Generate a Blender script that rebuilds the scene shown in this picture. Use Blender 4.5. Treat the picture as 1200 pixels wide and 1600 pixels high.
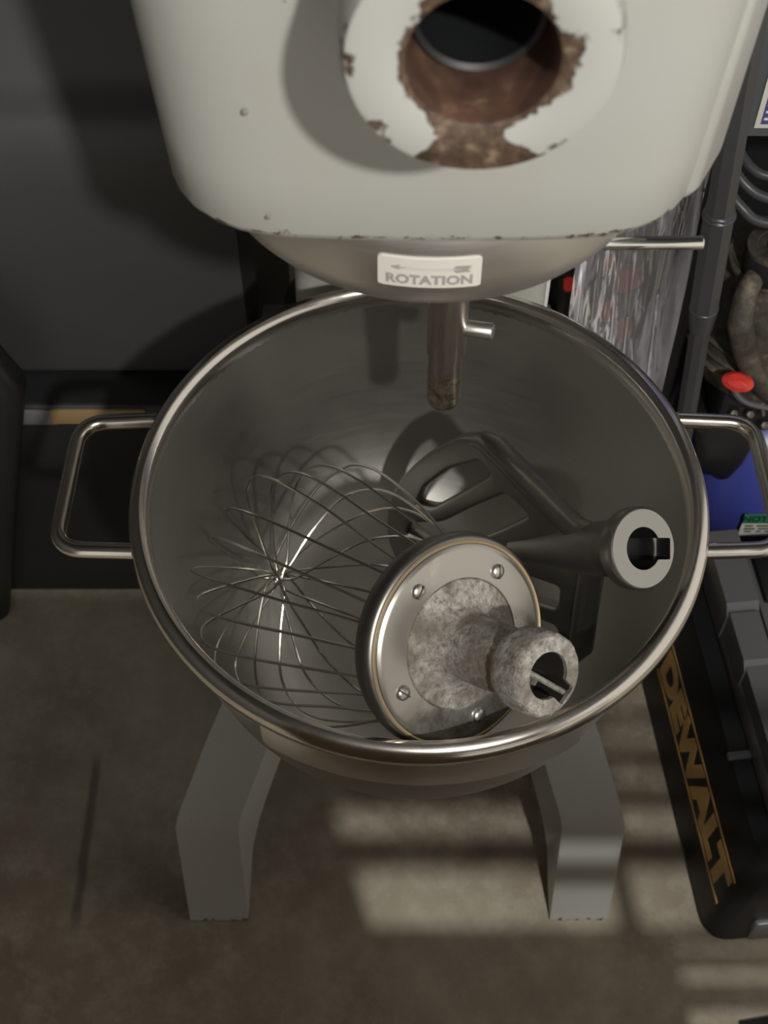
import bpy, bmesh, math, random
from mathutils import Vector, Matrix, noise
R = math.radians
random.seed(7)
sc = bpy.context.scene
for o in list(bpy.data.objects):
    bpy.data.objects.remove(o)

# ------------------------------------------------------------------ camera
cd = bpy.data.cameras.new('camera'); cam = bpy.data.objects.new('camera', cd)
sc.collection.objects.link(cam); sc.camera = cam
cam.location = (-.0255, -.5725, 1.5215); cam.rotation_euler = (R(34.5), 0, 0)
cd.sensor_fit = 'VERTICAL'; cd.sensor_height = 32; cd.sensor_width = 24; cd.lens = 42
cd.clip_start = .02; cd.clip_end = 30
cd.dof.use_dof = True; cd.dof.focus_distance = .93; cd.dof.aperture_fstop = 12
# ------------------------------------------------------------------ world, lamp, exposure
w = bpy.data.worlds.new('world'); sc.world = w; w.use_nodes = True
nt = w.node_tree; bgn = nt.nodes['Background']
bgn.inputs[0].default_value = (.52, .49, .44, 1); bgn.inputs[1].default_value = 1.4
ld = bpy.data.lights.new('work_lamp', 'POINT'); ld.energy = 147; ld.color = (1, .965, .91); ld.shadow_soft_size = .04
lamp = bpy.data.objects.new('work_lamp', ld); sc.collection.objects.link(lamp); lamp.location = (.47, -1.66, 2.52)
sc.view_settings.view_transform = 'Standard'; sc.view_settings.look = 'None'
sc.view_settings.gamma = 1; sc.view_settings.use_curve_mapping = False; sc.view_settings.exposure = 0

# ------------------------------------------------------------------ node helpers
def mat(name, col, rough=.5, metal=0, coat=0, spec=.5):
    m = bpy.data.materials.new(name); m.use_nodes = True
    b = m.node_tree.nodes['Principled BSDF']
    b.inputs['Base Color'].default_value = (*col, 1); b.inputs['Roughness'].default_value = rough
    b.inputs['Metallic'].default_value = metal; b.inputs['Coat Weight'].default_value = coat
    b.inputs['Specular IOR Level'].default_value = spec
    return m
def N(m, t, **k):
    n = m.node_tree.nodes.new(t)
    for a, v in k.items():
        setattr(n, a, v)
    return n
def L(m, a, b): m.node_tree.links.new(a, b)
def bsdf(m): return m.node_tree.nodes['Principled BSDF']
def coords(m, scale=(1, 1, 1), loc=(0, 0, 0)):
    t = N(m, 'ShaderNodeTexCoord'); p = N(m, 'ShaderNodeMapping')
    p.inputs['Scale'].default_value = scale; p.inputs['Location'].default_value = loc
    L(m, t.outputs['Object'], p.inputs[0]); return p.outputs[0]
def nz(m, vec, scale, detail=4, rough=.55, dist=0):
    n = N(m, 'ShaderNodeTexNoise'); n.inputs['Scale'].default_value = scale; n.inputs['Detail'].default_value = detail
    n.inputs['Roughness'].default_value = rough; n.inputs['Distortion'].default_value = dist
    L(m, vec, n.inputs['Vector']); return n.outputs['Fac']
def ramp(m, fac, stops):
    r = N(m, 'ShaderNodeValToRGB'); e = r.color_ramp.elements
    while len(e) < len(stops): e.new(.5)
    for el, (p, c) in zip(e, stops):
        el.position = p; el.color = (*c, 1) if isinstance(c, tuple) else (c, c, c, 1)
    L(m, fac, r.inputs[0]); return r.outputs[0]
def mix(m, fac, a, b):
    n = N(m, 'ShaderNodeMix', data_type='RGBA')
    if hasattr(fac, 'links'): L(m, fac, n.inputs[0])
    else: n.inputs[0].default_value = fac
    for v, i in ((a, 6), (b, 7)):
        if hasattr(v, 'links'): L(m, v, n.inputs[i])
        else: n.inputs[i].default_value = (*v, 1)
    return n.outputs[2]
def math_(m, op, a, b=None, c=None):
    n = N(m, 'ShaderNodeMath', operation=op)
    for i, v in enumerate((a, b, c)):
        if v is None: continue
        if hasattr(v, 'links'): L(m, v, n.inputs[i])
        else: n.inputs[i].default_value = v
    return n.outputs[0]
def bump(m, h, s=.2, d=.001):
    n = N(m, 'ShaderNodeBump'); n.inputs['Strength'].default_value = s; n.inputs['Distance'].default_value = d
    L(m, h, n.inputs['Height']); L(m, n.outputs[0], bsdf(m).inputs['Normal'])

# ------------------------------------------------------------------ materials
PAINT = (.455, .463, .44)
paint = mat('grey_enamel', PAINT, .38)
v = coords(paint)
c = mix(paint, ramp(paint, nz(paint, v, 9, 3), [(.35, 0.), (.7, 1.)]), PAINT, (.44, .435, .40))
geo = N(paint, 'ShaderNodeNewGeometry'); sep = N(paint, 'ShaderNodeSeparateXYZ'); L(paint, v, sep.inputs[0])
spots = ramp(paint, nz(paint, v, 38, 2, .4), [(.765, 0.), (.785, 1.)])
c = mix(paint, spots, c, (.12, .09, .06))
L(paint, c, bsdf(paint).inputs['Base Color']); bump(paint, nz(paint, v, 160, 2), .12, .0006)

def chip_paint(name, zlo, width, amount, xr=None):
    """enamel with brown chips that gather along an edge at object height zlo"""
    m = mat(name, PAINT, .38); v = coords(m)
    s = N(m, 'ShaderNodeSeparateXYZ'); L(m, v, s.inputs[0])
    edge = math_(m, 'SUBTRACT', 1.0, math_(m, 'DIVIDE', math_(m, 'ABSOLUTE', math_(m, 'SUBTRACT', s.outputs[2], zlo)), width))
    edge = math_(m, 'MAXIMUM', edge, 0)
    f = math_(m, 'MULTIPLY_ADD', edge, amount, nz(m, v, 110, 6, .7))
    chips = ramp(m, f, [(.71, 0.), (.74, 1.)])
    c = mix(m, ramp(m, nz(m, v, 9, 3), [(.35, 0.), (.7, 1.)]), PAINT, (.44, .435, .40))
    c = mix(m, chips, c, (.10, .07, .045))
    sp = ramp(m, nz(m, v, 33, 2, .4), [(.775, 0.), (.79, 1.)])
    c = mix(m, sp, c, (.2, .17, .13))
    L(m, c, bsdf(m).inputs['Base Color']); bump(m, nz(m, v, 160, 2), .12, .0006)
    return m
head_paint = chip_paint('chipped_grey_enamel', 1.087, .006, .225)
foot_paint = chip_paint('scuffed_grey_enamel', 0.0, .012, .25)

def steel(name, col=(.62, .6, .57), rough=.28, stretch=(1, 1, 40), scale=30, wear=.12, aniso=0):
    m = mat(name, col, rough, 1); v = coords(m, stretch)
    f = nz(m, v, scale, 4); g = nz(m, coords(m), 8, 4, .6)
    rr = math_(m, 'MULTIPLY_ADD', f, wear, rough - wear / 2); rr = math_(m, 'MULTIPLY_ADD', g, wear * 1.4, math_(m, 'SUBTRACT', rr, wear * .7))
    L(m, rr, bsdf(m).inputs['Roughness'])
    c = mix(m, g, tuple(x * .82 for x in col), tuple(min(1, x * 1.12) for x in col)); L(m, c, bsdf(m).inputs['Base Color'])
    bump(m, f, .06, .0003)
    return m
bowl_in = steel('brushed_bowl_steel', (.46, .45, .42), .46, (1, 1, 14), 22, .14)
ring_steel = steel('brushed_ring_steel', (.72, .71, .68), .40, (1, 1, 30), 30, .16); bsdf(ring_steel).inputs['Metallic'].default_value = .95
polished = steel('polished_steel', (.74, .70, .65), .20, (1, 1, 1), 60, .10)
satin = steel('satin_steel', (.68, .67, .64), .36, (1, 1, 30), 26, .12)
wire_m = steel('whip_wire_steel', (.72, .69, .62), .25, (1, 1, 1), 60, .05)
chrome = mat('chrome', (.85, .85, .83), .09, 1)
cast = steel('cast_aluminium', (.30, .29, .27), .38, (1, 1, 1), 120, .12)
# corroded casting: pitted light grey with dark blotches
corr = mat('corroded_casting', (.42, .40, .36), .62, .55); v = coords(corr)
f = nz(corr, v, 210, 7, .75); g = nz(corr, v, 38, 4)
L(corr, mix(corr, ramp(corr, g, [(.4, 0.), (.62, .8)]), ramp(corr, f, [(.34, (.20, .18, .15)), (.48, (.48, .46, .42)), (.64, (.74, .73, .68))]), (.22, .19, .15)), bsdf(corr).inputs['Base Color'])
bump(corr, nz(corr, v, 420, 5, .75), .9, .0014)
plate_m = mat('blotched_plate', (.5, .48, .44), .34, .9); v = coords(plate_m)
f = nz(plate_m, v, 75, 6, .75)
L(plate_m, mix(plate_m, ramp(plate_m, nz(plate_m, v, 14, 2), [(.5, 0.), (.62, .9)]), (.50, .48, .44), ramp(plate_m, f, [(.35, (.24, .22, .18)), (.6, (.72, .70, .66))])), bsdf(plate_m).inputs['Base Color'])
face_m = steel('worn_face_aluminium', (.42, .41, .385), .42, (1, 1, 1), 150, .2)
gasket = mat('brass_seal', (.55, .43, .26), .45, .6)
dark_metal = mat('dark_steel', (.12, .11, .095), .5, .8)
shaft_m = mat('worn_shaft_steel', (.45, .42, .38), .33, .95); v = coords(shaft_m)
sp = N(shaft_m, 'ShaderNodeSeparateXYZ'); L(shaft_m, v, sp.inputs[0])
low = ramp(shaft_m, math_(shaft_m, 'MULTIPLY_ADD', sp.outputs[2], -25, math_(shaft_m, 'ADD', nz(shaft_m, v, 90, 5), 20.6)), [(.45, 0.), (.62, 1.)])
L(shaft_m, mix(shaft_m, low, mix(shaft_m, nz(shaft_m, coords(shaft_m, (3, 3, .5)), 120, 3), (.62, .60, .57), (.46, .36, .29)),
  ramp(shaft_m, nz(shaft_m, v, 130, 5, .7), [(.35, (.26, .19, .12)), (.5, (.50, .42, .31)), (.65, (.75, .70, .60))])), bsdf(shaft_m).inputs['Base Color'])
# hub: enamel face with rusty chips gathering at the bore and lower lip
HUBC = Vector((.0068, -.204, 1.2435)); HR = .0465
hubm = mat('chipped_hub_enamel', PAINT, .45); v = coords(hubm, loc=(-HUBC.x, -HUBC.y, -HUBC.z))
s = N(hubm, 'ShaderNodeSeparateXYZ'); L(hubm, v, s.inputs[0])
rad = math_(hubm, 'SQRT', math_(hubm, 'ADD', math_(hubm, 'POWER', s.outputs[0], 2), math_(hubm, 'POWER', s.outputs[2], 2)))
near = math_(hubm, 'MAXIMUM', math_(hubm, 'SUBTRACT', 1, math_(hubm, 'DIVIDE', math_(hubm, 'SUBTRACT', rad, HR * .56), HR * .17)), 0)
lowz = math_(hubm, 'MAXIMUM', math_(hubm, 'DIVIDE', math_(hubm, 'SUBTRACT', math_(hubm, 'MULTIPLY', s.outputs[2], -1), math_(hubm, 'ADD', .0215, math_(hubm, 'MULTIPLY', math_(hubm, 'ABSOLUTE', s.outputs[0]), .62))), .008), 0)
lowz = math_(hubm, 'MINIMUM', lowz, 1.2)
front = math_(hubm, 'LESS_THAN', s.outputs[1], .0035)
ff = math_(hubm, 'MULTIPLY_ADD', math_(hubm, 'MULTIPLY', math_(hubm, 'ADD', math_(hubm, 'MULTIPLY', near, .27), math_(hubm, 'MULTIPLY', lowz, .38)), front), 1, nz(hubm, v, 55, 6, .62))
outer = math_(hubm, 'MAXIMUM', math_(hubm, 'SUBTRACT', 1, math_(hubm, 'DIVIDE', math_(hubm, 'ABSOLUTE', math_(hubm, 'SUBTRACT', rad, HR * .95)), HR * .09)), 0)
ff = math_(hubm, 'MULTIPLY_ADD', outer, .07, ff)
chips = ramp(hubm, ff, [(.645, 0.), (.68, 1.)])
rustc = ramp(hubm, nz(hubm, v, 120, 5, .7), [(.35, (.04, .026, .018)), (.55, (.12, .078, .052)), (.75, (.34, .27, .19))])
cc = mix(hubm, chips, PAINT, rustc)
inside = math_(hubm, 'LESS_THAN', rad, HR * .552)
rust_in = ramp(hubm, nz(hubm, v, 60, 5, .6), [(.3, (.045, .026, .019)), (.6, (.12, .065, .045)), (.8, (.24, .15, .10))])
L(hubm, mix(hubm, inside, cc, rust_in), bsdf(hubm).inputs['Base Color'])
bump(hubm, math_(hubm, 'MULTIPLY', chips, -1), .6, .001)
black_in = mat('socket_black', (.010, .011, .012), .5)  # black for the hub socket, and painted shade in the beater's bore

conc = mat('concrete', (.3, .28, .23), .82)
v = coords(conc)
a = nz(conc, v, 3.0, 6, .62); b_ = nz(conc, v, 26, 6, .7); cst = nz(conc, coords(conc, (22, 1.2, 1)), 1.7, 3, .5)
c = ramp(conc, a, [(.3, (.25, .215, .16)), (.5, (.39, .34, .26)), (.68, (.52, .47, .365))])
c = mix(conc, ramp(conc, b_, [(.45, 0.), (.75, .7)]), c, (.64, .59, .48))
c = mix(conc, ramp(conc, cst, [(.80, 0.), (.86, .3)]), c, (.15, .13, .105))
s3 = N(conc, 'ShaderNodeSeparateXYZ'); L(conc, v, s3.inputs[0])   # one long dark scrape left of the mixer leg
xx = math_(conc, 'ABSOLUTE', math_(conc, 'ADD', s3.outputs[0], math_(conc, 'ADD', .3725, math_(conc, 'MULTIPLY', nz(conc, v, 30, 3), .006))))
yy = math_(conc, 'ABSOLUTE', math_(conc, 'SUBTRACT', s3.outputs[1], .005))
scrape = math_(conc, 'MULTIPLY', ramp(conc, math_(conc, 'MULTIPLY', xx, 100), [(.25, 1.), (.8, 0.)]), ramp(conc, math_(conc, 'MULTIPLY', yy, 8), [(.7, .6), (.95, 0.)]))
c = mix(conc, scrape, c, (.09, .078, .06))
L(conc, c, bsdf(conc).inputs['Base Color']); bump(conc, nz(conc, v, 60, 6, .7), .35, .002)
wallm = mat('dark_wall_paint', (.05, .048, .046), .8)
L(wallm, mix(wallm, nz(wallm, coords(wallm), 2.5, 4), (.035, .034, .034), (.07, .066, .062)), bsdf(wallm).inputs['Base Color'])

def black(name, col, rough, bs=.15, sc_=220):
    m = mat(name, col, rough); v = coords(m)
    L(m, mix(m, nz(m, v, 4, 4), tuple(x * .75 for x in col), tuple(x * 1.3 for x in col)), bsdf(m).inputs['Base Color'])
    bump(m, nz(m, v, sc_, 3), bs, .0006); return m
vinyl = black('black_vinyl', (.06, .06, .062), .48)
plastic = black('black_plastic', (.016, .016, .017), .42)
softbl = black('black_box_plastic', (.006, .006, .007), .5)
grey_pl = black('dark_grey_plastic', (.11, .11, .115), .30)
pole_m = black('grey_black_tube_plastic', (.055, .056, .058), .38)
tape_g = mat('grey_tape', (.19, .19, .19), .4); tape_t = mat('tan_tape', (.36, .25, .12), .5)
yellow = mat('tan_yellow_print', (.72, .43, .13), .5)
blue = black('blue_enamel', (.055, .07, .33), .25, .03)
red_m = mat('red_plastic', (.62, .04, .03), .3); red_print = mat('red_print', (.30, .02, .025), .4)
white_l = mat('white_label', (.75, .74, .68), .45); ink = mat('faded_grey_ink', (.36, .35, .33), .6); purple = mat('violet_blue_print', (.10, .09, .30), .4)
green_l = mat('green_label', (.02, .22, .10), .4); dk_ink = mat('black_ink', (.02, .03, .02), .5); paper = mat('white_paper', (.7, .69, .68), .5)
dusty = mat('dusty_engine_casing', (.12, .10, .08), .7); v = coords(dusty)
L(dusty, ramp(dusty, nz(dusty, v, 28, 7, .7), [(.38, (.025, .022, .018)), (.55, (.075, .065, .05)), (.72, (.24, .20, .14))]), bsdf(dusty).inputs['Base Color']); bump(dusty, nz(dusty, v, 120, 5), .3, .001)
wood = mat('blocker_wood', (.25, .17, .10), .6)
L(wood, mix(wood, nz(wood, coords(wood, (2, 30, 30)), 4, 4), (.18, .12, .07), (.33, .23, .14)), bsdf(wood).inputs['Base Color'])
film = bpy.data.materials.new('clear_film'); film.use_nodes = True
fb = bsdf(film); fb.inputs['Base Color'].default_value = (.8, .8, .82, 1); fb.inputs['Roughness'].default_value = .12
fb.inputs['Transmission Weight'].default_value = .0; fb.inputs['Specular IOR Level'].default_value = 1.0
tr = N(film, 'ShaderNodeBsdfTransparent'); gl = N(film, 'ShaderNodeBsdfGlossy'); gl.inputs['Roughness'].default_value = .2; gl.inputs[0].default_value = (.95, .95, 1, 1)
df = N(film, 'ShaderNodeBsdfDiffuse'); df.inputs[0].default_value = (.6, .6, .62, 1)
m1 = N(film, 'ShaderNodeMixShader'); m1.inputs[0].default_value = .22; m2 = N(film, 'ShaderNodeMixShader'); m2.inputs[0].default_value = .42
L(film, tr.outputs[0], m1.inputs[1]); L(film, df.outputs[0], m1.inputs[2]); L(film, m1.outputs[0], m2.inputs[1]); L(film, gl.outputs[0], m2.inputs[2])
L(film, m2.outputs[0], film.node_tree.nodes['Material Output'].inputs[0])

# ------------------------------------------------------------------ geometry helpers
def link(name, me, m=None, parent=None, smooth=True):
    o = bpy.data.objects.new(name, me); sc.collection.objects.link(o)
    if m is not None and not me.materials: me.materials.append(m)
    if smooth:
        me.polygons.foreach_set('use_smooth', [True] * len(me.polygons))
        me.set_sharp_from_angle(angle=R(38))
    if parent is not None: o.parent = parent
    return o
def obj(name, bm, m, parent=None, smooth=True):
    bmesh.ops.recalc_face_normals(bm, faces=bm.faces)
    me = bpy.data.meshes.new(name); bm.to_mesh(me); bm.free()
    return link(name, me, m, parent, smooth)
def tag(o, label=None, cat=None, group=None, kind=None):
    for k, v_ in (('label', label), ('category', cat), ('group', group), ('kind', kind)):
        if v_: o[k] = v_
    return o
def empty(name, label, cat, group=None):
    o = bpy.data.objects.new(name, None); sc.collection.objects.link(o); o.empty_display_size = .05
    return tag(o, label, cat, group)
def frame(n, c, up=(0, 0, 1)):
    """matrix whose local z is n; local x = n x up"""
    n = Vector(n).normalized(); u = n.cross(Vector(up)).normalized(); vv = n.cross(u)
    M = Matrix((u, vv, n)).transposed().to_4x4(); M.translation = Vector(c); return M
def rings(bm, rows, M=None, closed=False, cap0=False, cap1=False):
    """skin a list of closed rings of points"""
    vs = [[bm.verts.new((M @ Vector(p)) if M else p) for p in r] for r in rows]; n = len(rows[0])
    pairs = list(zip(vs, vs[1:])) + ([(vs[-1], vs[0])] if closed else [])
    for a_, b2 in pairs:
        for i in range(n):
            j = (i + 1) % n
            try: bm.faces.new((a_[i], a_[j], b2[j], b2[i]))
            except ValueError: pass
    if cap0: bm.faces.new(vs[0])
    if cap1: bm.faces.new(list(reversed(vs[-1])))
    return vs
def lathe(prof, seg=64, M=None, bm=None, cap0=False, cap1=False):
    """prof: list of (radius or fn(theta), height)"""
    bm = bm or bmesh.new(); rows = []
    for r_, h in prof:
        row = []
        for i in range(seg):
            t = 2 * math.pi * i / seg; rr = r_(t) if callable(r_) else max(r_, 1e-5)
            row.append((rr * math.cos(t), rr * math.sin(t), h))
        rows.append(row)
    rings(bm, rows, M, cap0=cap0, cap1=cap1); return bm
def tube(bm, pts, r_, seg=10, closed=False, cap=True):
    pts = [Vector(p) for p in pts]; n = len(pts); rows = []; prev = None
    for i, p in enumerate(pts):
        if closed: t = (pts[(i + 1) % n] - pts[i - 1]).normalized()
        else: t = (pts[min(i + 1, n - 1)] - pts[max(i - 1, 0)]).normalized()
        if prev is None:
            u = t.orthogonal().normalized()
        else:
            u = (prev - t * prev.dot(t)).normalized()
        prev = u; w_ = t.cross(u); rr = r_(i / (n - 1)) if callable(r_) else r_
        rows.append([p + (u * math.cos(a) + w_ * math.sin(a)) * rr for a in (2 * math.pi * k / seg for k in range(seg))])
    rings(bm, rows, None, closed=closed, cap0=cap and not closed, cap1=cap and not closed); return bm
def smooth_path(ctrl, n=12, closed=False):
    c_ = [Vector(p) for p in ctrl]; out = []; m = len(c_)
    segs = m if closed else m - 1
    for i in range(segs):
        p0, p1, p2, p3 = (c_[(i - 1) % m] if closed or i > 0 else c_[0], c_[i], c_[(i + 1) % m], c_[(i + 2) % m] if closed or i + 2 < m else c_[-1])
        for k in range(n):
            t = k / n
            out.append(.5 * ((2 * p1) + (p2 - p0) * t + (2 * p0 - 5 * p1 + 4 * p2 - p3) * t * t + (3 * p1 - p0 - 3 * p2 + p3) * t ** 3))
    if not closed: out.append(c_[-1])
    return out
def fillet(poly, r_, n=6):
    """round the corners of a closed 2D/3D polygon"""
    P = [Vector(p) for p in poly]; out = []; m = len(P)
    for i in range(m):
        rr = r_[i] if isinstance(r_, (list, tuple)) else r_
        a_, b2, c2 = P[i - 1], P[i], P[(i + 1) % m]
        d1 = (a_ - b2); d2 = (c2 - b2); q = min(rr, d1.length * .48, d2.length * .48)
        p1 = b2 + d1.normalized() * q; p2 = b2 + d2.normalized() * q
        for k in range(n + 1):
            t = k / n; out.append(p1 * (1 - t) ** 2 + b2 * 2 * t * (1 - t) + p2 * t * t)
    return out
def open_fillet(pts, r_, n=8):
    P = [Vector(p) for p in pts]; out = [P[0]]
    for i in range(1, len(P) - 1):
        a_, b2, c2 = P[i - 1], P[i], P[i + 1]; d1 = a_ - b2; d2 = c2 - b2; q = min(r_, d1.length * .48, d2.length * .48)
        p1 = b2 + d1.normalized() * q; p2 = b2 + d2.normalized() * q
        for k in range(n + 1):
            t = k / n; out.append(p1 * (1 - t) ** 2 + b2 * 2 * t * (1 - t) + p2 * t * t)
    return out + [P[-1]]
def densify(pts, step, closed=False):
    out = []; P = [Vector(p) for p in pts]; m = len(P)
    for i in range(m if closed else m - 1):
        a_, b2 = P[i], P[(i + 1) % m]; k = max(1, int((b2 - a_).length / step))
        out += [a_.lerp(b2, j / k) for j in range(k)]
    return out if closed else out + [P[-1]]
def box(bm, x0, x1, y0, y1, z0, z1, M=None, bev=0, seg=2):
    b3 = bmesh.new(); bmesh.ops.create_cube(b3, size=1)
    for v_ in b3.verts:
        v_.co = Vector(((x0 + x1) / 2 + v_.co.x * (x1 - x0), (y0 + y1) / 2 + v_.co.y * (y1 - y0), (z0 + z1) / 2 + v_.co.z * (z1 - z0)))
    if bev: bmesh.ops.bevel(b3, geom=b3.edges[:], offset=bev, segments=seg, affect='EDGES', profile=.5)
    if M: bmesh.ops.transform(b3, matrix=M, verts=b3.verts)
    me = bpy.data.meshes.new('t'); b3.to_mesh(me); b3.free(); bm.from_mesh(me); bpy.data.meshes.remove(me); return bm
def prism(poly, h0, h1, M=None, bev=0):
    """extrude polygon (local xy) between heights"""
    bm = bmesh.new(); rings(bm, [[(p[0], p[1], h0) for p in poly], [(p[0], p[1], h1) for p in poly]], None, cap0=True, cap1=True)
    if bev: bmesh.ops.bevel(bm, geom=[e for e in bm.edges if e.is_manifold and e.calc_face_angle(0) > .6], offset=bev, segments=2, affect='EDGES')
    if M: bmesh.ops.transform(bm, matrix=M, verts=bm.verts)
    return bm
def flat_shape(loops, depth, bev, M=None):
    """2D outline with holes -> rounded thick plate, as bmesh"""
    cu = bpy.data.curves.new('tmp', 'CURVE'); cu.dimensions = '2D'; cu.fill_mode = 'BOTH'; cu.extrude = depth; cu.bevel_depth = bev; cu.bevel_resolution = 2
    for lp in loops:
        s_ = cu.splines.new('POLY'); s_.points.add(len(lp) - 1); s_.use_cyclic_u = True
        for q, p in zip(s_.points, lp): q.co = (p[0], p[1], 0, 1)
    o = bpy.data.objects.new('tmp', cu); sc.collection.objects.link(o)
    me = bpy.data.meshes.new_from_object(o.evaluated_get(bpy.context.evaluated_depsgraph_get()))
    bm = bmesh.new(); bm.from_mesh(me); bpy.data.objects.remove(o); bpy.data.curves.remove(cu); bpy.data.meshes.remove(me)
    bmesh.ops.remove_doubles(bm, verts=bm.verts, dist=1e-6)
    if M: bmesh.ops.transform(bm, matrix=M, verts=bm.verts)
    return bm
def text_bm(s_, size, depth=.0003, bold=0, fn=None, sx=1, spacing=1):
    cu = bpy.data.curves.new('tmp', 'FONT'); cu.body = s_; cu.size = size; cu.extrude = depth; cu.offset = bold; cu.align_x = 'CENTER'; cu.align_y = 'CENTER'; cu.space_character = spacing
    o = bpy.data.objects.new('tmp', cu); sc.collection.objects.link(o)
    me = bpy.data.meshes.new_from_object(o.evaluated_get(bpy.context.evaluated_depsgraph_get()))
    bm = bmesh.new(); bm.from_mesh(me); bpy.data.objects.remove(o); bpy.data.curves.remove(cu); bpy.data.meshes.remove(me)
    if fn:
        bmesh.ops.subdivide_edges(bm, edges=[e for e in bm.edges if e.calc_length() > size * .3], cuts=2)
        for v_ in bm.verts: v_.co = fn(v_.co)
    return bm

# ================================================================== SETTING
bm = bmesh.new(); box(bm, -1.6, 2.2, -2.6, 1.3, -.1, 0); fl = obj('floor', bm, conc, None, False); tag(fl, kind='structure')
bm = bmesh.new(); box(bm, -1.6, 2.2, 1.3, 1.4, -.1, 2.7); tag(obj('wall_back', bm, wallm, None, False), kind='structure')
bm = bmesh.new(); box(bm, -1.7, -1.6, -2.6, 1.4, -.1, 2.7); tag(obj('wall_left', bm, wallm, None, False), kind='structure')
bm = bmesh.new(); box(bm, -1.6, 2.2, -2.6, 1.3, 2.7, 2.8); tag(obj('ceiling', bm, wallm, None, False), kind='structure')

# ================================================================== MIXER
mixer = empty('planetary_mixer', 'grey enamelled floor-standing mixer with open attachment hub above the steel bowl', 'mixer')
# head: rounded box lofted upward
def head_ring(z, inset, n=28):
    g = (z - 1.082) * .055
    xl, xr, yf, yb = -.128 - g + inset, .1235 + g - inset, -.116 - g * .4 + inset, .40 - inset
    pts = [(xl, yf), (xr, yf), (xr, yb), (xl, yb)]
    poly = fillet([(p[0], p[1], 0) for p in pts], [.058, .058, .05, .05], 10)
    poly = densify(poly, .012, True)
    out = []
    for p in poly:
        if p.y < .0: p.y -= .007 * max(0, 1 - (p.x - .003) ** 2 / .0165)
        out.append((p.x, p.y, z))
    return out
N0 = None; rows = []
for z, ins in [(1.084, .02), (1.081, .010), (1.0815, .005), (1.084, .002), (1.089, .0), (1.12, 0), (1.16, 0), (1.2, 0), (1.26, 0), (1.32, 0), (1.40, 0), (1.44, .006), (1.462, .03), (1.47, .07)]:
    r_ = head_ring(z, ins)
    # resample to equal counts
    P = [Vector(p) for p in r_]; tot = [0]
    for i in range(len(P)): tot.append(tot[-1] + (P[(i + 1) % len(P)] - P[i]).length)
    M_ = 120; rs = []; j = 0
    for k in range(M_):
        t = tot[-1] * k / M_
        while tot[j + 1] < t: j += 1
        rs.append(P[j].lerp(P[(j + 1) % len(P)], (t - tot[j]) / max(1e-9, tot[j + 1] - tot[j])))
    rows.append(rs)
bm = bmesh.new(); rings(bm, rows, None, cap0=True, cap1=True)
head = obj('head_housing', bm, head_paint, mixer)
# bore hole through the front wall of the head
bmc = lathe([(HR * .66, 0), (HR * .66, .14)], 48, frame((0, -1, 0), (HUBC.x, -.04, HUBC.z)), cap0=True, cap1=True)
cut = obj('cutter', bmc, None, None); md = head.modifiers.new('b', 'BOOLEAN'); md.object = cut; md.operation = 'DIFFERENCE'; md.solver = 'EXACT'
me = bpy.data.meshes.new_from_object(head.evaluated_get(bpy.context.evaluated_depsgraph_get())); head.modifiers.clear(); head.data = me; bpy.data.objects.remove(cut)
me.polygons.foreach_set('use_smooth', [True] * len(me.polygons)); me.set_sharp_from_angle(angle=R(38))
# dent marks on the head front
def dent(x, z, s_): 
    b = lathe([(s_, 0), (s_ * .9, .0006), (s_ * .5, .0011), (0, .0012)], 12, frame((0, -1, 0), (x, -.1225, z)))
    return obj('paint_chip', b, corr, head)
# attachment hub, revolved about -y
MH = frame((0, -1, 0), (HUBC.x, 0, HUBC.z))
yf = -HUBC.y
prof = [(.068, .112), (.060, .124), (.0535, .134), (HR * 1.12, .150), (HR * 1.06, .170), (HR * 1.02, yf - .008), (HR, yf - .0035), (HR * .975, yf - .0008), (HR * .93, yf), (HR * .60, yf), (HR * .555, yf - .0012), (HR * .54, yf - .003), (HR * .54, .178), (HR * .54, .15)]
hub = obj('attachment_hub', lathe(prof, 96, MH), hubm, mixer); tag(hub, 'chipped hub flange with rusty bore')
bm = lathe([(HR * .545, .153), (HR * .54, .174), (HR * .50, .1775), (HR * .46, .176), (HR * .45, .160), (HR * .445, .10), (HR * .30, .095), (HR * .27, .06), (0, .06)], 64, MH)
obj('bore_socket', bm, black_in, hub)
# side cover plate (right), a separate casting standing proud of the head
pl = fillet([(.100, -.096, 0), (.1195, -.0955, 0), (.1375, -.062, 0), (.1375, .30, 0), (.10, .30, 0)], [.002, .004, .008, .02, .002], 4)
rows = [[(p.x + (k * .0185 if p.x > .11 else 0) - (q if p.x > .11 else 0), p.y + q * .6, 1.083 + h) for p in pl] for k, h, q in ((0, 0, .006), (0, .003, .002), (0.02, .008, 0), (.3, .12, 0), (1, .35, 0), (1, .36, .01))]
bm = bmesh.new(); rings(bm, rows, None, cap0=True, cap1=True)
obj('side_cover', bm, head_paint, mixer)
# planetary ring with rounded lower lip
pr = [(.0, 1.052), (.05, 1.05), (.075, 1.043), (.095, 1.034), (.106, 1.0315), (.113, 1.0345), (.1175, 1.041), (.119, 1.050), (.1185, 1.075), (.115, 1.084), (.10, 1.09)]
ringo = obj('planetary_ring', lathe(pr, 128), ring_steel, mixer)
sh0 = Vector((.0163, .030, 0))
shaft = obj('agitator_shaft', lathe([(0.001, .784), (.0095, .7842), (.0112, .786), (.0118, .790), (.0118, .8355), (.0121, .8365), (.0129, .837), (.0133, .839), (.0133, 1.05)], 40, Matrix.Translation(sh0)), shaft_m, mixer)
bm = bmesh.new(); tube(bm, [sh0 + Vector((.008, -.002, .862)), sh0 + Vector((.0285, -.008, .8645)), sh0 + Vector((.0295, -.0083, .8646))], lambda t: .0058 if t < .9 else .005, 20)
obj('drive_pin', bm, satin, shaft)
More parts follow.
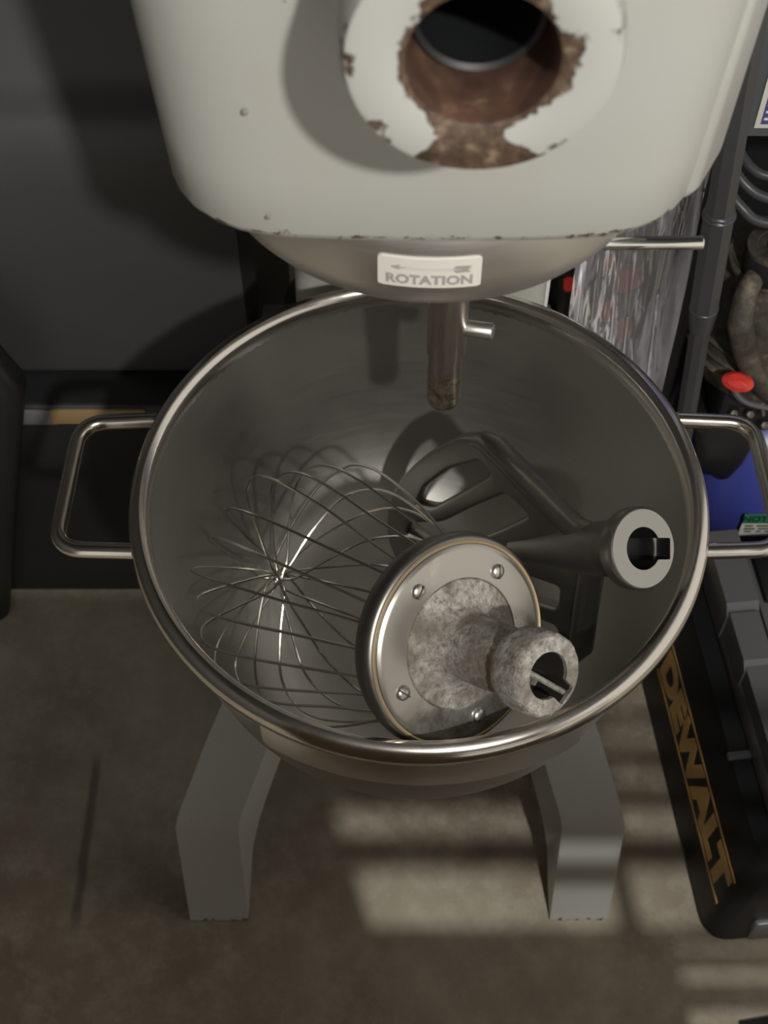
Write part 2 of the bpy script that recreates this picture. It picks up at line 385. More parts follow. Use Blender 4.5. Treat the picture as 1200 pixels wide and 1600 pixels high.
# ROTATION label curved round the ring
RL = .1196
def on_ring(x, z, dr=0): 
    a = x / RL - math.pi / 2 - .0335
    return Vector(((RL + dr) * math.cos(a), (RL + dr) * math.sin(a), z))
LZ = 1.0615
out = densify(fillet([(-.0247, LZ - .0092, 0), (.0247, LZ - .0092, 0), (.0247, LZ + .0092, 0), (-.0247, LZ + .0092, 0)], .0015, 4), .0015, True)
bm = bmesh.new()
top = []
nx = 32
for i in range(nx + 1):
    x = -.0247 + .0494 * i / nx; zz = .0092 if 0 < i < nx else .0083
    top.append((x, zz))
rows = [[on_ring(x, LZ - zz, -.0012), on_ring(x, LZ - zz, .0004), on_ring(x, LZ + zz, .0004), on_ring(x, LZ + zz, -.0012)] for x, zz in top]
rings(bm, rows, None, cap0=True, cap1=True)
lab = obj('rotation_label', bm, white_l, ringo); tag(lab, 'white sticker with a left-pointing arrow and ROTATION')
fn = lambda c_: on_ring(c_.x, LZ - .0043 + c_.y, .0005 + c_.z)
bt = text_bm('ROTATION', .0079, .0002, .00028, fn, spacing=1.04)
ar = [(-.0185, .0035), (-.0140, .0052), (-.0148, .0040), (.0110, .0034), (.0125, .0052), (.0200, .0050), (.0180, .0038), (.0200, .0036), (.0180, .0025), (.0198, .0010), (.0125, .0008), (.0110, .0026), (-.0148, .0030), (-.0140, .0018)]
b4 = flat_shape([densify([(p[0], p[1], 0) for p in ar], .002, True)], .0002, 0)
for v_ in b4.verts: v_.co = on_ring(v_.co.x, LZ + v_.co.y, .0005 + v_.co.z)
mt = bpy.data.meshes.new('t'); b4.to_mesh(mt); b4.free(); bt.from_mesh(mt)
obj('label_print', bt, ink, ringo, False)
# chrome lever rod to the right of the ring
bm = bmesh.new(); tube(bm, [(.085, -.066, 1.029), (.1385, -.064, 1.0275), (.1395, -.064, 1.0275)], lambda t: .0036 if t < .9 else .0031, 20)
obj('lever_rod', bm, chrome, mixer)
# column
bm = bmesh.new()
rows = []
for z, hx, y0, y1 in [(.36, .15, .26, .56), (.42, .125, .265, .54), (.50, .116, .27, .53), (.70, .114, .27, .52), (.95, .114, .26, .50), (1.05, .118, .24, .48), (1.10, .12, .2, .40)]:
    rows.append(densify(fillet([(.008 - hx, y0, z), (.008 + hx, y0, z), (.008 + hx, y1, z), (.008 - hx, y1, z)], .025, 6), 10, True))
rings(bm, rows, None, cap0=True, cap1=True); obj('column', bm, paint, mixer)
# bowl lift bracket from column to bowl back
bm = bmesh.new(); box(bm, -.06, .07, .203, .30, .585, .625, None, .006); box(bm, -.045, .055, .245, .285, .50, .72, None, .006); obj('bowl_bracket', bm, paint, mixer)
# base legs: side profile in (y,z), swept across the width, splaying outward toward the front
def leg(sx):
    # (y, z_top) ridge and (y, z_bottom) sole, each with outer x
    def xo(y): 
        t = (y + .09) / .30
        f = .2455 if sx < 0 else .2285
        return f - (f - .1605) * max(0, min(1, (y + .045) / .16))
    wdt = .066
    prof = [(-.091, .0), (-.043, .170), (-.036, .182), (.024, .240), (.07, .272), (.16, .34), (.27, .42), (.48, .42), (.50, .0), (.40, .0), (.36, .24), (.22, .27), (.10, .215), (.03, .165), (-.012, .115), (-.032, .07), (-.050, .0)]
    prof = fillet([(p[0], p[1], 0) for p in prof], [.003, .012, .012, .02, .03, .05, .05, .03, .004, .004, .03, .06, .05, .03, .02, .02, .004], 4)
    rows = []
    for t in (0, 1):
        rows.append([(sx * (xo(p.x) - wdt * t), p.x, p.y) for p in prof])
    bm = bmesh.new(); rings(bm, rows, None, cap0=True, cap1=True)
    es = [e for e in bm.edges if len(e.link_faces) == 2 and any(len(f_.verts) > 10 for f_ in e.link_faces)]
    bmesh.ops.bevel(bm, geom=es, offset=.006, segments=3, affect='EDGES', profile=.5, clamp_overlap=True)
    bmesh.ops.triangulate(bm, faces=[f_ for f_ in bm.faces if len(f_.verts) > 10])
    return obj('base_leg', bm, foot_paint, mixer)
leg(-1); leg(1)

for x_, z_, s_ in ((-.0775, 1.1, .0011), (-.083, 1.158, .0016)): dent(x_, z_, s_)
# ================================================================== BOWL
bowl = empty('mixing_bowl', 'large stainless steel mixing bowl with rolled rim and two looped side handles', 'bowl')
inner = [(.0, .485), (.04, .4852), (.075, .487), (.105, .493), (.13, .504), (.15, .521), (.166, .545), (.178, .575), (.187, .615), (.193, .66), (.1975, .705), (.1985, .712)]
outer = [(r_ + .003, z_ - .0015) for r_, z_ in reversed(inner[:-1])] ; outer[-1] = (.0, .482)
obj('bowl_shell', lathe(inner + outer, 128), bowl_in, bowl)
rimp = []
for k in range(17):
    t = math.pi * (-.1 + k / 16 * 1.55)
    rimp.append((.2052 - .0075 * math.cos(t) , .7065 + .0125 * math.sin(t)))
rimp = [(.1972, .700), (.1976, .7075), (.1985, .7140), (.2005, .7185), (.2040, .7205), (.2080, .7198), (.2110, .7170), (.2128, .7125), (.2130, .7070), (.2118, .7020), (.2092, .6990), (.2060, .6985), (.2030, .7000), (.2005, .7020), (.1990, .701)]
obj('bowl_rim', lathe(rimp, 160), polished, bowl)
for sx in (-1, 1):
    z = .699
    P = open_fillet([(sx * .203, .080, z), (sx * .262, .0785, z - .002), (sx * .2665, -.038, z - .003), (sx * .203, -.042, z)], .022, 10)
    bm = bmesh.new(); tube(bm, densify(P, .006), .0062, 18); obj('handle', bm, polished, bowl)
# reinforcing strip under the front rim
bm = bmesh.new(); rows = []
for i in range(41):
    a = -math.pi / 2 + R(-31.5 + 63 * i / 40); e = 0 if 0 < i < 40 else .003
    cx, sy = math.cos(a), math.sin(a)
    rows.append([(q * cx, q * sy, z_) for q, z_ in ((.199, .700 - e), (.2085, .700 - e), (.2092, .697 - e), (.2085, .664 + e), (.2070, .6625 + e), (.194, .664 + e))])
rings(bm, rows, None, cap0=True, cap1=True); tag(obj('reinforcing_strip', bm, satin, bowl), 'curved steel strip below the front rim')

# ================================================================== bayonet hub (shared by whip and beater)
def keyhole(r_, half, reach, ang):
    def f_(t):
        d = (t - ang + math.pi) % (2 * math.pi) - math.pi
        if abs(d) < math.pi / 2:
            x = reach / math.cos(d)
            if abs(x * math.sin(d)) <= half: return x
            y = half / max(1e-6, abs(math.sin(d)))
            return max(r_, min(y, 9)) if abs(d) < math.asin(min(1, half / r_)) + .35 else r_
        return r_
    return f_

# ================================================================== WHIP
wn = Vector((.56, -.58, .59)).normalized(); wc = Vector((.0251, -.1351, .73)); MW = frame(wn, wc)
whip = empty('wire_whip', 'wire whip leaning on the front rim, its round four-screw disc and corroded shank outward', 'whisk')
body = obj('hub_disc', lathe([(0, -.024), (.045, -.024), (.064, -.022), (.0725, -.017), (.0745, -.010), (.0742, -.004), (.0725, -.001), (.0702, .0), (.06, .0)], 128, MW), cast, whip)
obj('seal', lathe([(.069, -.001), (.0706, .0007), (.0697, .0016), (.0684, .0010), (.0675, -.001)], 128, MW), gasket, whip)
plate = obj('face_plate', lathe([(.0675, -.001), (.0675, .0012), (.0655, .0026), (.064, .003), (.0455, .003), (.0448, .0022), (.0440, .0012)], 128, MW), plate_m, whip)
key = keyhole(.0152, .0068, .0225, R(105))
sh = [(.0452, .0), (.0440, .0028), (.0425, .0034), (.036, .0042), (.0300, .0058), (.0265, .009), (.0240, .0122), (.0225, .0150), (.0222, .044), (.0215, .053), (.0215, .059), (.0240, .0625), (.0262, .066), (.0268, .070), (.0268, .0855), (.0262, .0885), (.0247, .090), (key, .0902), (key, .0870)]
rows = []
def rough_ring(r_, h, k):
    return (lambda t: (r_(t) if callable(r_) else r_) + (.0009 * noise.noise(Vector((math.cos(t) * 6, math.sin(t) * 6, h * 260))) if .015 < h < .089 and not callable(r_) else 0), h)
sh2 = []
for (ra, ha), (rb, hb) in zip(sh, sh[1:]):
    k = 1 if callable(ra) or callable(rb) else max(1, int(abs(hb - ha) / .003))
    for j in range(k): sh2.append((ra if callable(ra) else ra + ((0 if callable(rb) else rb) - ra) * j / k, ha + (hb - ha) * j / k))
sh2.append(sh[-1])
shank = obj('shank', lathe([rough_ring(a_, b2, 0) for a_, b2 in sh2], 144, MW), corr, whip); tag(shank, 'corroded shank with a keyhole socket')
# cross web in the socket
bm = bmesh.new(); q = Vector((math.cos(R(105)), math.sin(R(105)), 0)); u_ = Vector((-q.y, q.x, 0))
tube(bm, [MW @ (q * .023 + u_ * .002 + Vector((0, 0, .085))), MW @ (-q * .012 - u_ * .006 + Vector((0, 0, .080)))], .0019, 8); obj('cross_pin', bm, corr, shank)
obj('socket_bore', lathe([(key, .0872), (key, .040), (.001, .040)], 144, MW), dark_metal, shank)  # dark colour paints in the shade deep in the hole
def screw(parent, M, r_=.0052):
    b = lathe([(r_ * 1.04, -.001), (r_, .0010), (r_ * .85, .0020), (r_ * .5, .0028), (0.0001, .0030)], 24, M)
    s_ = obj('screw', b, satin, parent)
    b = bmesh.new(); box(b, -r_ * .92, r_ * .92, -r_ * .11, r_ * .11, .0014, .0031, M @ Matrix.Rotation(random.uniform(0, 3.14), 4, 'Z')); obj('screw_slot', b, dark_metal, s_, False)
for a in (-152, -78, -2, 76, 144):
    screw(plate, MW @ Matrix.Translation((.0545 * math.cos(R(a)), .0545 * math.sin(R(a)), .003)))
# wires: closed-end loops that cross near the tip
NL = 11
for i in range(NL):
    a = math.pi * (i + .3) / NL; tz = -.250 + .0022 * (i % 6); pts = []
    d = Vector((math.cos(a), math.sin(a), 0)); perp = Vector((-d.y, d.x, 0)) * (.009 * math.sin(i * 2.4))
    rnd = random.Random(i * 7 + 1); kf = 1 + .05 * math.sin(i * 4.1); half = [(.057, -.012), (.066, -.045), (.080 * kf, -.090), (.092 * kf, -.132), (.099 * kf, -.170), (.0965 * kf, -.202), (.079, -.229), (.046, tz + .004), (.014, tz + .0005)]
    ctrl = [d * r_ + Vector((0, 0, h)) + perp * (1 - r_ / .09) for r_, h in half] + [perp * .4 + Vector((0, 0, tz))] + [-d * r_ + Vector((0, 0, h)) + perp * (1 - r_ / .09) for r_, h in reversed(half)]
    bm = bmesh.new(); tube(bm, [MW @ p for p in smooth_path(ctrl, 5)], .00115, 6); obj('wire', bm, wire_m, whip)

# ================================================================== FLAT BEATER
bn = Vector((.4862, -.4752, .7333)).normalized(); bc = Vector((.1519, -.072, .7492)); bw = Vector((-.4043, .6216, .6709)).normalized(); bw = (bw - bn * bw.dot(bn)).normalized()
MB_ = Matrix((bw, bn.cross(bw), bn)).transposed().to_4x4(); MB_.translation = bc      # x = lateral, z = hub axis
beater = empty('flat_beater', 'cast metal flat beater leaning against the right rim, its keyhole hub outward', 'beater')
Mp = MB_ @ Matrix(((1, 0, 0, 0), (0, 0, 1, 0), (0, -1, 0, 0), (0, 0, 0, 1)))               # (w, a) plane -> lateral, -axis
def sym(pts): return [(w_, a_, 0) for a_, w_ in pts] + [(-w_, a_, 0) for a_, w_ in reversed(pts)]
outl = fillet(sym([(.050, .017), (.066, .020), (.124, .091), (.150, .097), (.200, .089), (.260, .071), (.310, .044), (.337, .012)]), [.004, .012, .012, .02, .04, .04, .03, .015] + [.015, .03, .04, .04, .02, .012, .012, .004], 6)
loops = [outl]
h1 = [(.136, .083), (.130, .0645), (.180, .0520), (.240, .0380), (.270, .0440), (.240, .0640), (.190, .0785)]
h2 = [(.1225, .0545), (.1025, .0290), (.150, .0170), (.200, .0070), (.270, .004), (.306, .016), (.290, .0310), (.235, .0310), (.180, .0435)]
for sg in (1, -1):
    for h_ in (h1, h2):
        loops.append(fillet([(sg * (w_ * .985), a_, 0) for a_, w_ in h_], .010, 5))
loops.append(fillet([(.0105, .094, 0), (-.0105, .094, 0), (0, .165, 0)], .006, 4))
bm = flat_shape(loops, .0028, .0035, Mp)
for sg in (1, -1):
    tube(bm, [Mp @ Vector((sg * w_, a_, 0)) for a_, w_ in ((.050, .010), (.066, .0165), (.095, .0520), (.1215, .0855), (.132, .0920), (.150, .0935), (.172, .0905))], lambda t: .0098 if t < .5 else .0098 - .012 * (t - .5), 16)
obj('beater_frame', bm, cast, beater)
keyb = keyhole(.0148, .0075, .0235, R(-118))
hb = [(.0105, -.150), (.0125, -.120), (.0150, -.098), (.0175, -.080), (.0190, -.062), (.0195, -.050), (.0205, -.030), (.0213, -.0150), (.0220, -.0140), (.0272, -.0132), (.0287, -.0115), (.0290, -.004), (.0285, -.0015), (.0272, 0), (keyb, .0), (keyb, -.002)]
hub_b = obj('beater_hub', lathe(hb, 144, MB_, cap0=True), cast, beater)
obj('socket_bore', lathe([(keyb, -.0018), (keyb, -.045), (.001, -.045)], 144, MB_), black_in, hub_b)  # near-black stands in for the shade inside this deep bore
obj('hub_face', lathe([(.0270, -.0002), (.0268, .0006), (keyb, .0006), (keyb, -.001)], 144, MB_), face_m, hub_b)

# ================================================================== BLACK CABINET ON THE LEFT
cab = empty('black_cabinet', 'matte black vinyl cabinet with a taped front ledge, behind the bowl on the left', 'cabinet')
bm = bmesh.new(); box(bm, -.96, -.17, .345, .90, .0, .386, None, .010, 3); obj('lower_body', bm, plastic, cab)
yzs = [(.392, .386), (.397, .66), (.402, .690), (.412, .712), (.44, .735), (.50, .84), (.56, .98), (.60, 1.02), (.90, 1.02), (.90, .386)]
bm = prism(fillet([(p[0], p[1], 0) for p in yzs], .012, 5), -.455, -.17, Matrix(((0, 0, 1, 0), (1, 0, 0, 0), (0, 1, 0, 0), (0, 0, 0, 1))) , 0)
bm.free()
bm = prism(fillet([(p[0], p[1], 0) for p in yzs], .012, 5), -.96, -.17, Matrix(((0, 0, 1, 0), (1, 0, 0, 0), (0, 1, 0, 0), (0, 0, 0, 1))), .004)
obj('upper_body', bm, vinyl, cab)
bm = bmesh.new(); box(bm, -.455, -.385, .3435, .3460, .358, .382, None, .0004); tag(obj('tape', bm, tape_g, cab), 'grey tape strip')
bm = bmesh.new(); box(bm, -.388, -.285, .3430, .3462, .360, .383, None, .0004); tag(obj('tape', bm, tape_t, cab), 'tan tape strip')
bin_ = empty('black_bin', 'rounded black plastic bin at the far left in front of the cabinet', 'bin')
bm = bmesh.new(); rows = []
for z, g in [(0, -.01), (.01, 0), (.15, 0), (.30, 0), (.46, .0), (.50, -.005), (.54, -.03), (.56, -.048)]:
    xr_ = -.515 + .128 * min(1, z / .48) - (0 if z < .5 else (z - .48) * 1.0)
    rows.append(fillet([(-.95, .295 - g, z), (xr_, .295 - g, z), (xr_, .335, z), (-.95, .335, z)], .04, 8))
rings(bm, rows, None, cap0=True, cap1=True); obj('bin_body', bm, plastic, bin_)
bm = bmesh.new(); box(bm, -.93, -.50, .28, .33, .550, .566, None, .006); obj('bin_lid', bm, vinyl, bin_)

# ================================================================== TOOLBOX
yaw = R(6.2); MT = Matrix.Translation((.335, -.113, 0)) @ Matrix.Rotation(yaw, 4, 'Z')    # local x across, y along the side wall
tb = empty('toolbox', 'black plastic toolbox with tan-yellow lettering on its long side, right of the mixer', 'toolbox')
bm = bmesh.new(); rows = []
for z, g, gy in [(0, .006, .0), (.008, .0, -.004), (.19, .018, .014), (.20, .022, .018)]:
    rows.append(fillet([(g, gy, z), (.29 - g, gy, z), (.29 - g, .40 - gy, z), (g, .40 - gy, z)], .03, 6))
# left wall leans inward going up
rings(bm, rows, MT, cap0=True, cap1=True); obj('box_body', bm, softbl, tb)
bm = bmesh.new(); rows = []
for z, g in [(.198, .044), (.204, .042), (.236, .048), (.246, .056), (.249, .066)]:
    rows.append(fillet([(g, .02 + g * .4, z), (.29 - g, .02 + g * .4, z), (.29 - g, .38 - g * .3, z), (g, .38 - g * .3, z)], .02, 5))
rings(bm, rows, MT, cap0=True, cap1=True); obj('box_lid', bm, grey_pl, tb)
# raised edge band, latches and corner guard of the lid
def tbox(name, x0, x1, y0, y1, z0, z1, m, bev=.003, parent=tb):
    b = bmesh.new(); box(b, x0, x1, y0, y1, z0, z1, MT, bev); return obj(name, b, m, parent)
YZ = Matrix(((0, 0, 1, 0), (1, 0, 0, 0), (0, 1, 0, 0), (0, 0, 0, 1)))
obj('edge_rail', prism([(.030, .205), (.030, .246), (.038, .254), (.268, .254), (.268, .205)], .046, .074, MT @ YZ, .0025), grey_pl, tb)
obj('edge_rail', prism([(.272, .205), (.272, .252), (.282, .264), (.375, .264), (.375, .205)], .042, .078, MT @ YZ, .002), grey_pl, tb)
obj('edge_rail', prism([(.205, .205), (.205, .250), (.214, .259), (.272, .259), (.272, .205)], .044, .076, MT @ YZ, .002), grey_pl, tb)
tbox('edge_rail', .078, .082, .04, .37, .243, .252, softbl, .001)
tbox('latch', .088, .116, .285, .350, .243, .258, softbl, .004)
tbox('latch', .088, .116, .06, .20, .243, .256, softbl, .004)
tbox('latch_hinge', .018, .044, .128, .137, .196, .204, grey_pl, .002)
tbox('corner_guard', .045, .20, -.006, .02, .0, .055, grey_pl, .006)
tbox('corner_guard', .20, .285, -.010, .02, .0, .075, grey_pl, .006)
# lettering on the left wall; wall plane leans by 0.018 over 0.19
def wallp(y, z, d=0): return MT @ Vector((.0005 + .018 * (z - .008) / .182 - d, y, z))
def wfn(c_): return wallp(.165 - c_.x * 1.0, .098 + c_.y, .0004 + c_.z)
bt = text_bm('DEWALT', .070, .0003, .0044, None, spacing=1.0)
xs = [v_.co.x for v_ in bt.verts]; ys = [v_.co.y for v_ in bt.verts]; x0, x1, y0, y1 = min(xs), max(xs), min(ys), max(ys)
bmesh.ops.subdivide_edges(bt, edges=[e for e in bt.edges if e.calc_length() > .03], cuts=2)
for v_ in bt.verts:
    X = (v_.co.x - (x0 + x1) / 2) / (x1 - x0) * .283; Y = (v_.co.y - (y0 + y1) / 2) / (y1 - y0) * .052
    v_.co = wfn(Vector((X, Y, v_.co.z)))
obj('lettering', bt, yellow, tb, False)
for zz, hh in ((.130, .0022), (.0665, .0022)):
    bm = bmesh.new(); rows = [[wallp(y, zz - hh, 0), wallp(y, zz - hh, .0008), wallp(y, zz + hh, .0008), wallp(y, zz + hh, 0)] for y in (.020, .31)]
    rings(bm, rows, None, cap0=True, cap1=True); obj('lettering_line', bm, yellow, tb, False)

# ================================================================== FLOOR MAT (bottom right)
bm = bmesh.new(); box(bm, .36, .75, -.60, -.2015, 0, .006, Matrix.Translation((.36, -.2, 0)) @ Matrix.Rotation(R(9), 4, 'Z') @ Matrix.Translation((-.36, .2, 0)), .002)
tag(obj('rubber_mat', bm, plastic), 'black rubber mat whose corner shows at the bottom right of the floor', 'mat')

# ================================================================== TUBE / WAND
wand = empty('telescopic_tube', 'grey-black telescopic plastic tube with collar standing behind the right bowl handle', 'tube')
top = Vector((.2396, .300, 1.02)); bot = Vector((.3246, .312, .02)); ax = (top - bot)
def wl(z): return bot + ax * ((z - .02) / 1.0)
def wtube(name, z0, z1, r0, r1=None, m=pole_m):
    bm = lathe([(0.001, 0), (r0 - .002, 0), (r0, .002), ((r1 or r0), (z1 - z0) - .002), ((r1 or r0) - .002, z1 - z0), (.001, z1 - z0)], 8 if 'collar' not in name else 32, Matrix.Translation(wl(z0)) @ ax.to_track_quat('Z', 'X').to_matrix().to_4x4())
    return obj(name, bm, m, wand)
wtube('upper_tube', .70, 1.02, .0128); wtube('middle_tube', .585, .71, .0142); wtube('collar', .555, .588, .0115, .0140); wtube('lower_tube', .02, .565, .0105); wtube('collar', .70, .706, .0148)

# ================================================================== BLUE WASHER WITH DUSTY ENGINE
ws = empty('pressure_washer', 'blue machine tank with a dusty brown engine, red lever and green notice sticker', 'machine')
MTk = Matrix.Translation((.53, .452, .195)) @ Matrix.Rotation(R(90), 4, 'Y')
obj('tank', lathe([(.001, -.20), (.05, -.197), (.09, -.18), (.118, -.16), (.132, -.12), (.135, -.06), (.135, .11), (.120, .15), (.05, .19), (.001, .195)], 64, MTk), blue, ws)
for x in (.42, .64):
    bm = bmesh.new(); box(bm, x - .02, x + .02, .36, .54, 0, .075, None, .004); obj('tank_foot', bm, plastic, ws)
# sticker on the tank front
TY, TZ, TR = .452, .195, .135
def on_tank(x, h, d=0):
    a = math.pi - R(8) + (-h) / TR      # angle measured in the y-z plane, front of the tank
    return Vector((x, TY + (TR + d) * math.cos(a), TZ + (TR + d) * math.sin(a)))
def tank_patch(name, x0, x1, h0, h1, m, d, parent=ws):
    bm = bmesh.new(); rows = []
    for i in range(7):
        h = h0 + (h1 - h0) * i / 6; rows.append([on_tank(x0, h, 0), on_tank(x0, h, d), on_tank(x1, h, d), on_tank(x1, h, 0)])
    rings(bm, rows, None, cap0=True, cap1=True); return obj(name, bm, m, parent, False)
# h is measured upward along the surface from the reference angle
def on_tank(x, h, d=0):
    a = math.pi + R(4) - h / TR
    return Vector((x, TY + (TR + d) * math.cos(a), TZ + (TR + d) * math.sin(a)))
st = tank_patch('notice_sticker', .398, .478, -.010, .034, white_l, .0006); tag(st, 'white sticker with a green NOTICE band')
tank_patch('sticker_band', .398, .478, .0185, .034, green_l, .0010, st)
bt = text_bm('NOTICE', .0135, .0002, .0004, lambda c_: on_tank(.4215 + c_.x, .0262 + c_.y, .0011 + c_.z)); obj('sticker_lettering', bt, dk_ink, st, False)
b = bmesh.new()
for h_, segs in ((.0135, ((.424, .434), (.438, .455), (.458, .49))), (.0075, ((.424, .437), (.441, .47), (.474, .49))), (.0015, ((.426, .434), (.440, .446), (.450, .488)))):
    for a_, b2 in [(a1 - .022, b1 - .022) for a1, b1 in segs]:
        rings(b, [[on_tank(a_, h_ - .0013, .0005), on_tank(a_, h_ - .0013, .0009), on_tank(b2, h_ - .0013, .0009), on_tank(b2, h_ - .0013, .0005)], [on_tank(a_, h_ + .0013, .0005), on_tank(a_, h_ + .0013, .0009), on_tank(b2, h_ + .0013, .0009), on_tank(b2, h_ + .0013, .0005)]], None, cap0=True, cap1=True)
obj('sticker_text_lines', b, dk_ink, st, False)
# black tapered guard in front of the tank top
bm = bmesh.new(); rows = []
for z, x0, x1, y0, y1 in [(.270, .360, .367, .334, .352), (.278, .349, .372, .327, .372), (.31, .327, .379, .322, .385), (.37, .311, .386, .322, .395), (.385, .325, .38, .33, .385)]:
    rows.append(fillet([(x0, y0, z), (x1, y0, z), (x1, y1, z), (x0, y1, z)], .012, 4))
rings(bm, rows, None, cap0=True, cap1=True); obj('air_guard', bm, plastic, ws)
bm = bmesh.new(); box(bm, .325, .50, .312, .40, .385, .475, None, .008); box(bm, .36, .60, .40, .50, .31, .46, None, .008); obj('bracket', bm, plastic, ws)
bm = bmesh.new(); tube(bm, smooth_path([(.318, .305, .492), (.335, .298, .462), (.36, .296, .449), (.40, .297, .443)], 6), .0035, 8); obj('bracket_edge', bm, grey_pl, ws)
screw(ws, frame((-.1, -1, .45), (.3385, .3145, .455)), .0058)
bm = bmesh.new(); tube(bm, smooth_path([(.368, .30, .43), (.362, .297, .455), (.368, .294, .468), (.377, .294, .455), (.392, .296, .432)], 6), .0022, 8); obj('wire_clip', bm, chrome, ws)
for q in ((.355, .305, .425), (.372, .30, .413), (.34, .31, .42)):
    bm = lathe([(.0001, .007), (.004, .006), (.006, .003), (.006, -.004)], 6, frame((.0, -.7, .7), q)); obj('hex_nut', bm, dark_metal, ws)
# engine: finned casing, filler cap, belt-like hose
EM = Matrix.Translation((.374, .365, .44)) @ Matrix.Rotation(R(-6), 4, 'Y')
eng = obj('engine_casing', lathe([(.03, 0), (.06, .004), (.074, .02), (.078, .045), (.074, .075), (.066, .11), (.058, .135), (.052, .150), (.047, .163), (.030, .168), (.001, .168)], 48, EM), dusty, ws); tag(eng, 'dusty brown engine casing')
cp = obj('filler_cap', lathe([(.030, .160), (.0305, .176), (.029, .188), (.0275, .190)], 24, EM @ Matrix.Translation((-.012, -.022, 0))), plastic, ws)
obj('cap_top', lathe([(.0285, .1895), (.028, .193), (.019, .1935), (.018, .1915), (.010, .1915), (.009, .194), (.0045, .194), (.004, .191), (.0001, .191)], 32, EM @ Matrix.Translation((-.012, -.022, 0))), dusty, cp)
obj('casing_lip', lathe([(.044, .158), (.0475, .160), (.0485, .163), (.0475, .166), (.044, .167)], 48, EM @ Matrix.Translation((-.004, -.006, -.003))), dusty, eng)
bm = bmesh.new(); tube(bm, smooth_path([(.342, .350, .608), (.318, .318, .602), (.312, .302, .580), (.316, .298, .560), (.336, .294, .512), (.366, .292, .474), (.41, .296, .450)], 8), lambda t: .0085 + .004 * math.sin(t * 3), 14)
obj('hose', bm, dusty, ws)
for z_ in (.05, .065, .08, .095):
    r_ = .079 - (z_ - .05) * .18
    obj('fin', lathe([(r_ - .004, z_ - .002), (r_ + .003, z_), (r_ - .004, z_ + .002)], 40, EM), dusty, eng)
bm = lathe([(.0001, .004), (.009, .0035), (.0125, 0), (.009, -.0035), (.0001, -.004)], 32, frame((-.15, -.45, .9), (.321, .278, .509)) @ Matrix.Diagonal((1.25, .8, 1, 1)).to_4x4()); tag(obj('lever', bm, red_m, ws), 'red plastic lever')
bm = bmesh.new(); tube(bm, [(.324, .283, .505), (.345, .33, .47)], .004, 8); obj('lever_arm', bm, plastic, ws)
# ================================================================== CONTROL PANEL top right
pnl = empty('control_panel', 'dark grey panel with a screw and white-bordered violet label at the upper right edge', 'panel')
PM = Matrix(((1, 0, 0, 0), (0, 0, 1, .318), (0, 1, 0, 0), (0, 0, 0, 1)))
pp = fillet([(.2655, .778, 0), (.44, .776, 0), (.44, 1.05, 0), (.2655, 1.05, 0)], .010, 5)
obj('panel_plate', prism(pp, 0, .012, PM, .0015), black('panel_grey', (.085, .09, .10), .45), pnl)
screw(pnl, frame((0, -1, .0), (.2715, .3170, .7925)), .0036)
bm = bmesh.new(); box(bm, .2795, .40, .3164, .3182, .787, .93, None, .0004); lb = obj('panel_label', bm, white_l, pnl)
bm = bmesh.new(); box(bm, .2840, .39, .3158, .3166, .7915, .925, None, .0002); tag(obj('label_field', bm, purple, lb), 'violet-blue printed field')
b = bmesh.new()
for k in range(5):
    z_ = .796 + k * .007
    box(b, .2855, .2855 + (.004 if k % 2 else .011), .3154, .3159, z_, z_ + .0022)
obj('label_marks', b, white_l, lb, False)
# dark machine body and hoses behind the panel
bm = bmesh.new(); box(bm, .285, .75, .66, .86, .0, .70, None, .03, 3); hb_ = obj('dark_housing', bm, plastic); tag(hb_, 'tall black rounded housing behind the engine at the right edge', 'housing')
for i, (pts, r_) in enumerate([([(.272, .34, .757), (.285, .315, .748), (.305, .305, .745), (.36, .30, .748)], .0042), ([(.268, .33, .745), (.285, .310, .731), (.31, .303, .722), (.37, .30, .72)], .0045), ([(.272, .33, .715), (.288, .312, .703), (.31, .305, .693), (.38, .302, .69)], .0048)]):
    bm = bmesh.new(); tube(bm, smooth_path(pts, 8), r_, 12)
    tag(obj('cable', bm, pole_m), ['black cable below the panel, topmost of three', 'black cable below the panel, middle of three', 'black cable below the panel, lowest of three'][i], 'cable', 'cables below the control panel')
bm = bmesh.new(); tube(bm, [(.288, .372, .02), (.280, .366, .40), (.2735, .345, .79)], .0075, 12); tag(obj('metal_post', bm, pole_m), 'slim grey post under the panel, right of the telescopic tube', 'post')

# ================================================================== CARTON, PALE BOARD AND CLEAR FILM behind the bowl
ct = empty('black_carton', 'black carton with red print half hidden under clear plastic film behind the bowl', 'carton')
bm = bmesh.new(); box(bm, .166, .270, .42, .60, 0, .60, None, .004); obj('carton_body', bm, softbl, ct)
def blob(x, z, rx, rz, seed):
    rnd = random.Random(seed); return [(x + rx * math.cos(t) * rnd.uniform(.7, 1.15), z + rz * math.sin(t) * rnd.uniform(.7, 1.15), 0) for t in [2 * math.pi * k / 12 for k in range(12)]]
PC = Matrix(((1, 0, 0, 0), (0, 0, 1, .4175), (0, 1, 0, 0), (0, 0, 0, 1)))
for k, (x, z, rx, rz) in enumerate([(.168, .50, .007, .010), (.178, .487, .004, .006), (.228, .505, .016, .020), (.215, .46, .012, .018), (.205, .53, .008, .012), (.235, .43, .010, .02)]):
    obj('red_print', prism(blob(x, z, rx, rz, k), 0, .003, PC), red_m if k < 2 else red_print, ct, False)
bm = bmesh.new(); box(bm, .112, .1335, .335, .337, .42, .613, None, .0005); tag(obj('paper_sheet', bm, paper), 'white paper sheet standing just behind the bowl rim', 'paper')
bd = empty('pale_board', 'pale grey board leaning behind the film beside the mixer head', 'board')
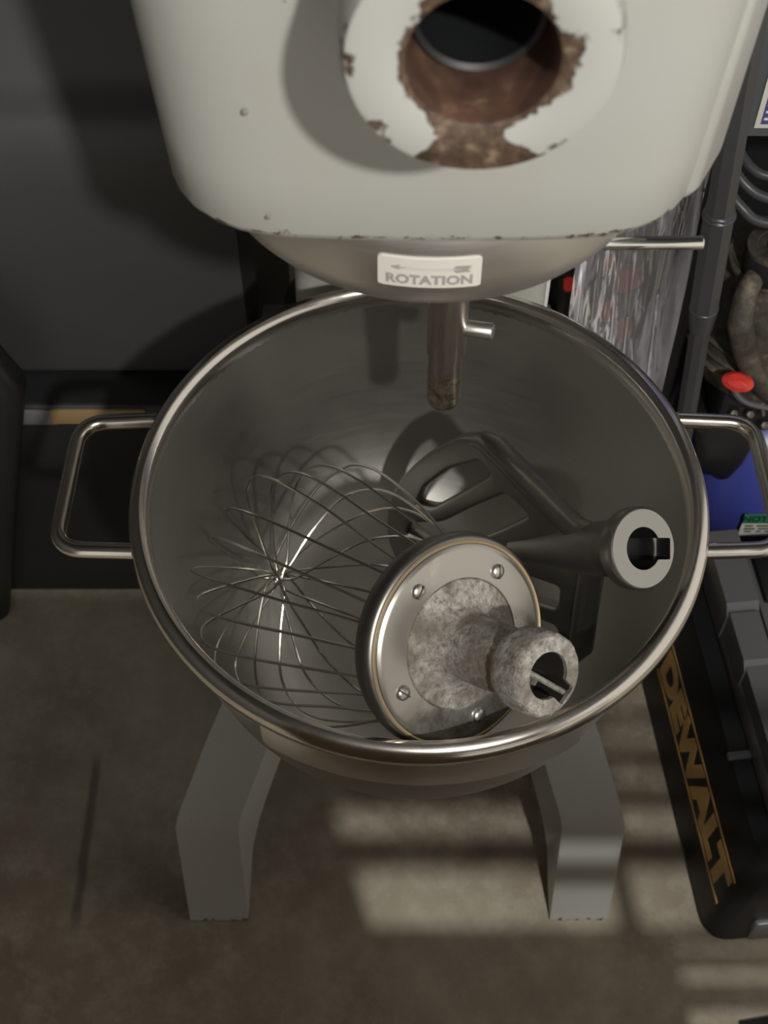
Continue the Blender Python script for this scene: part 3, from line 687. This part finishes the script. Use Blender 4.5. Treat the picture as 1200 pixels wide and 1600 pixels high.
bm = bmesh.new(); box(bm, .19, .225, .62, .64, 0, .86, None, .002); obj('board', bm, mat('board_grey', (.42, .41, .37), .5), bd)
bm = bmesh.new(); box(bm, .228, .262, .615, .635, 0, .84, None, .002); obj('board', bm, grey_pl, bd)
def film_mesh(o0, eu, ev, nu, nv, amp, seed, fold):
    bm = bmesh.new(); g = []; nrm = eu.cross(ev).normalized()
    for j in range(nv + 1):
        row = []
        for i in range(nu + 1):
            u_, v_ = i / nu, j / nv
            p = o0 + eu * u_ + ev * v_
            q = Vector((u_ * fold + v_ * fold * .15 + seed, v_ * .9 + seed * 2, seed))
            h = amp * (noise.noise(q) + .55 * abs(noise.noise(q * 2.3)) + .12 * abs(noise.noise(q * 5.1)))
            row.append(bm.verts.new(p + nrm * h + eu * .03 * noise.noise(q * 1.7)))
        g.append(row)
    for j in range(nv):
        for i in range(nu): bm.faces.new((g[j][i], g[j][i + 1], g[j + 1][i + 1], g[j + 1][i]))
    return bm
bm = film_mesh(Vector((.140, .262, .40)), Vector((.105, .0, .0)), Vector((.030, .150, .33)), 90, 90, .040, 3.1, 3.0)
tag(obj('plastic_film', bm, film), 'crumpled clear plastic film with bright glints behind the bowl rim', 'plastic film')

# ================================================================== SLATTED LIGHT BLOCKER (added out of view; shades the floor, gaps leave stripes)
scr = empty('slatted_light_blocker', 'added wooden light blocker with uneven slats, unseen, in front of the mixer', 'screen')
def slat(x0, x1, z0, z1, nm='slat'):
    b = bmesh.new(); box(b, x0, x1, -.486, -.476, z0, z1, None, .001); return obj(nm, b, wood, scr, False)
slat(-.34, .085, .06, 1.045, 'board')
for z0, z1 in [(.781, .80), (.703, .737), (.600, .612), (.562, .580), (.505, .535), (.06, .465)]: slat(.085, .64, z0, z1)
slat(.085, .30, .79, 1.0, 'board'); slat(.085, .34, .46, .612, 'board')
for z0, z1 in [(.83, .85), (.885, .90), (.94, .965)]: slat(.30, .42, z0, z1)
for x in (-.34, .30, .622):
    b = bmesh.new(); box(b, x, x + .018, -.500, -.486, 0, 1.0 if x < .6 else .8, None, .002); obj('upright', b, wood, scr, False)
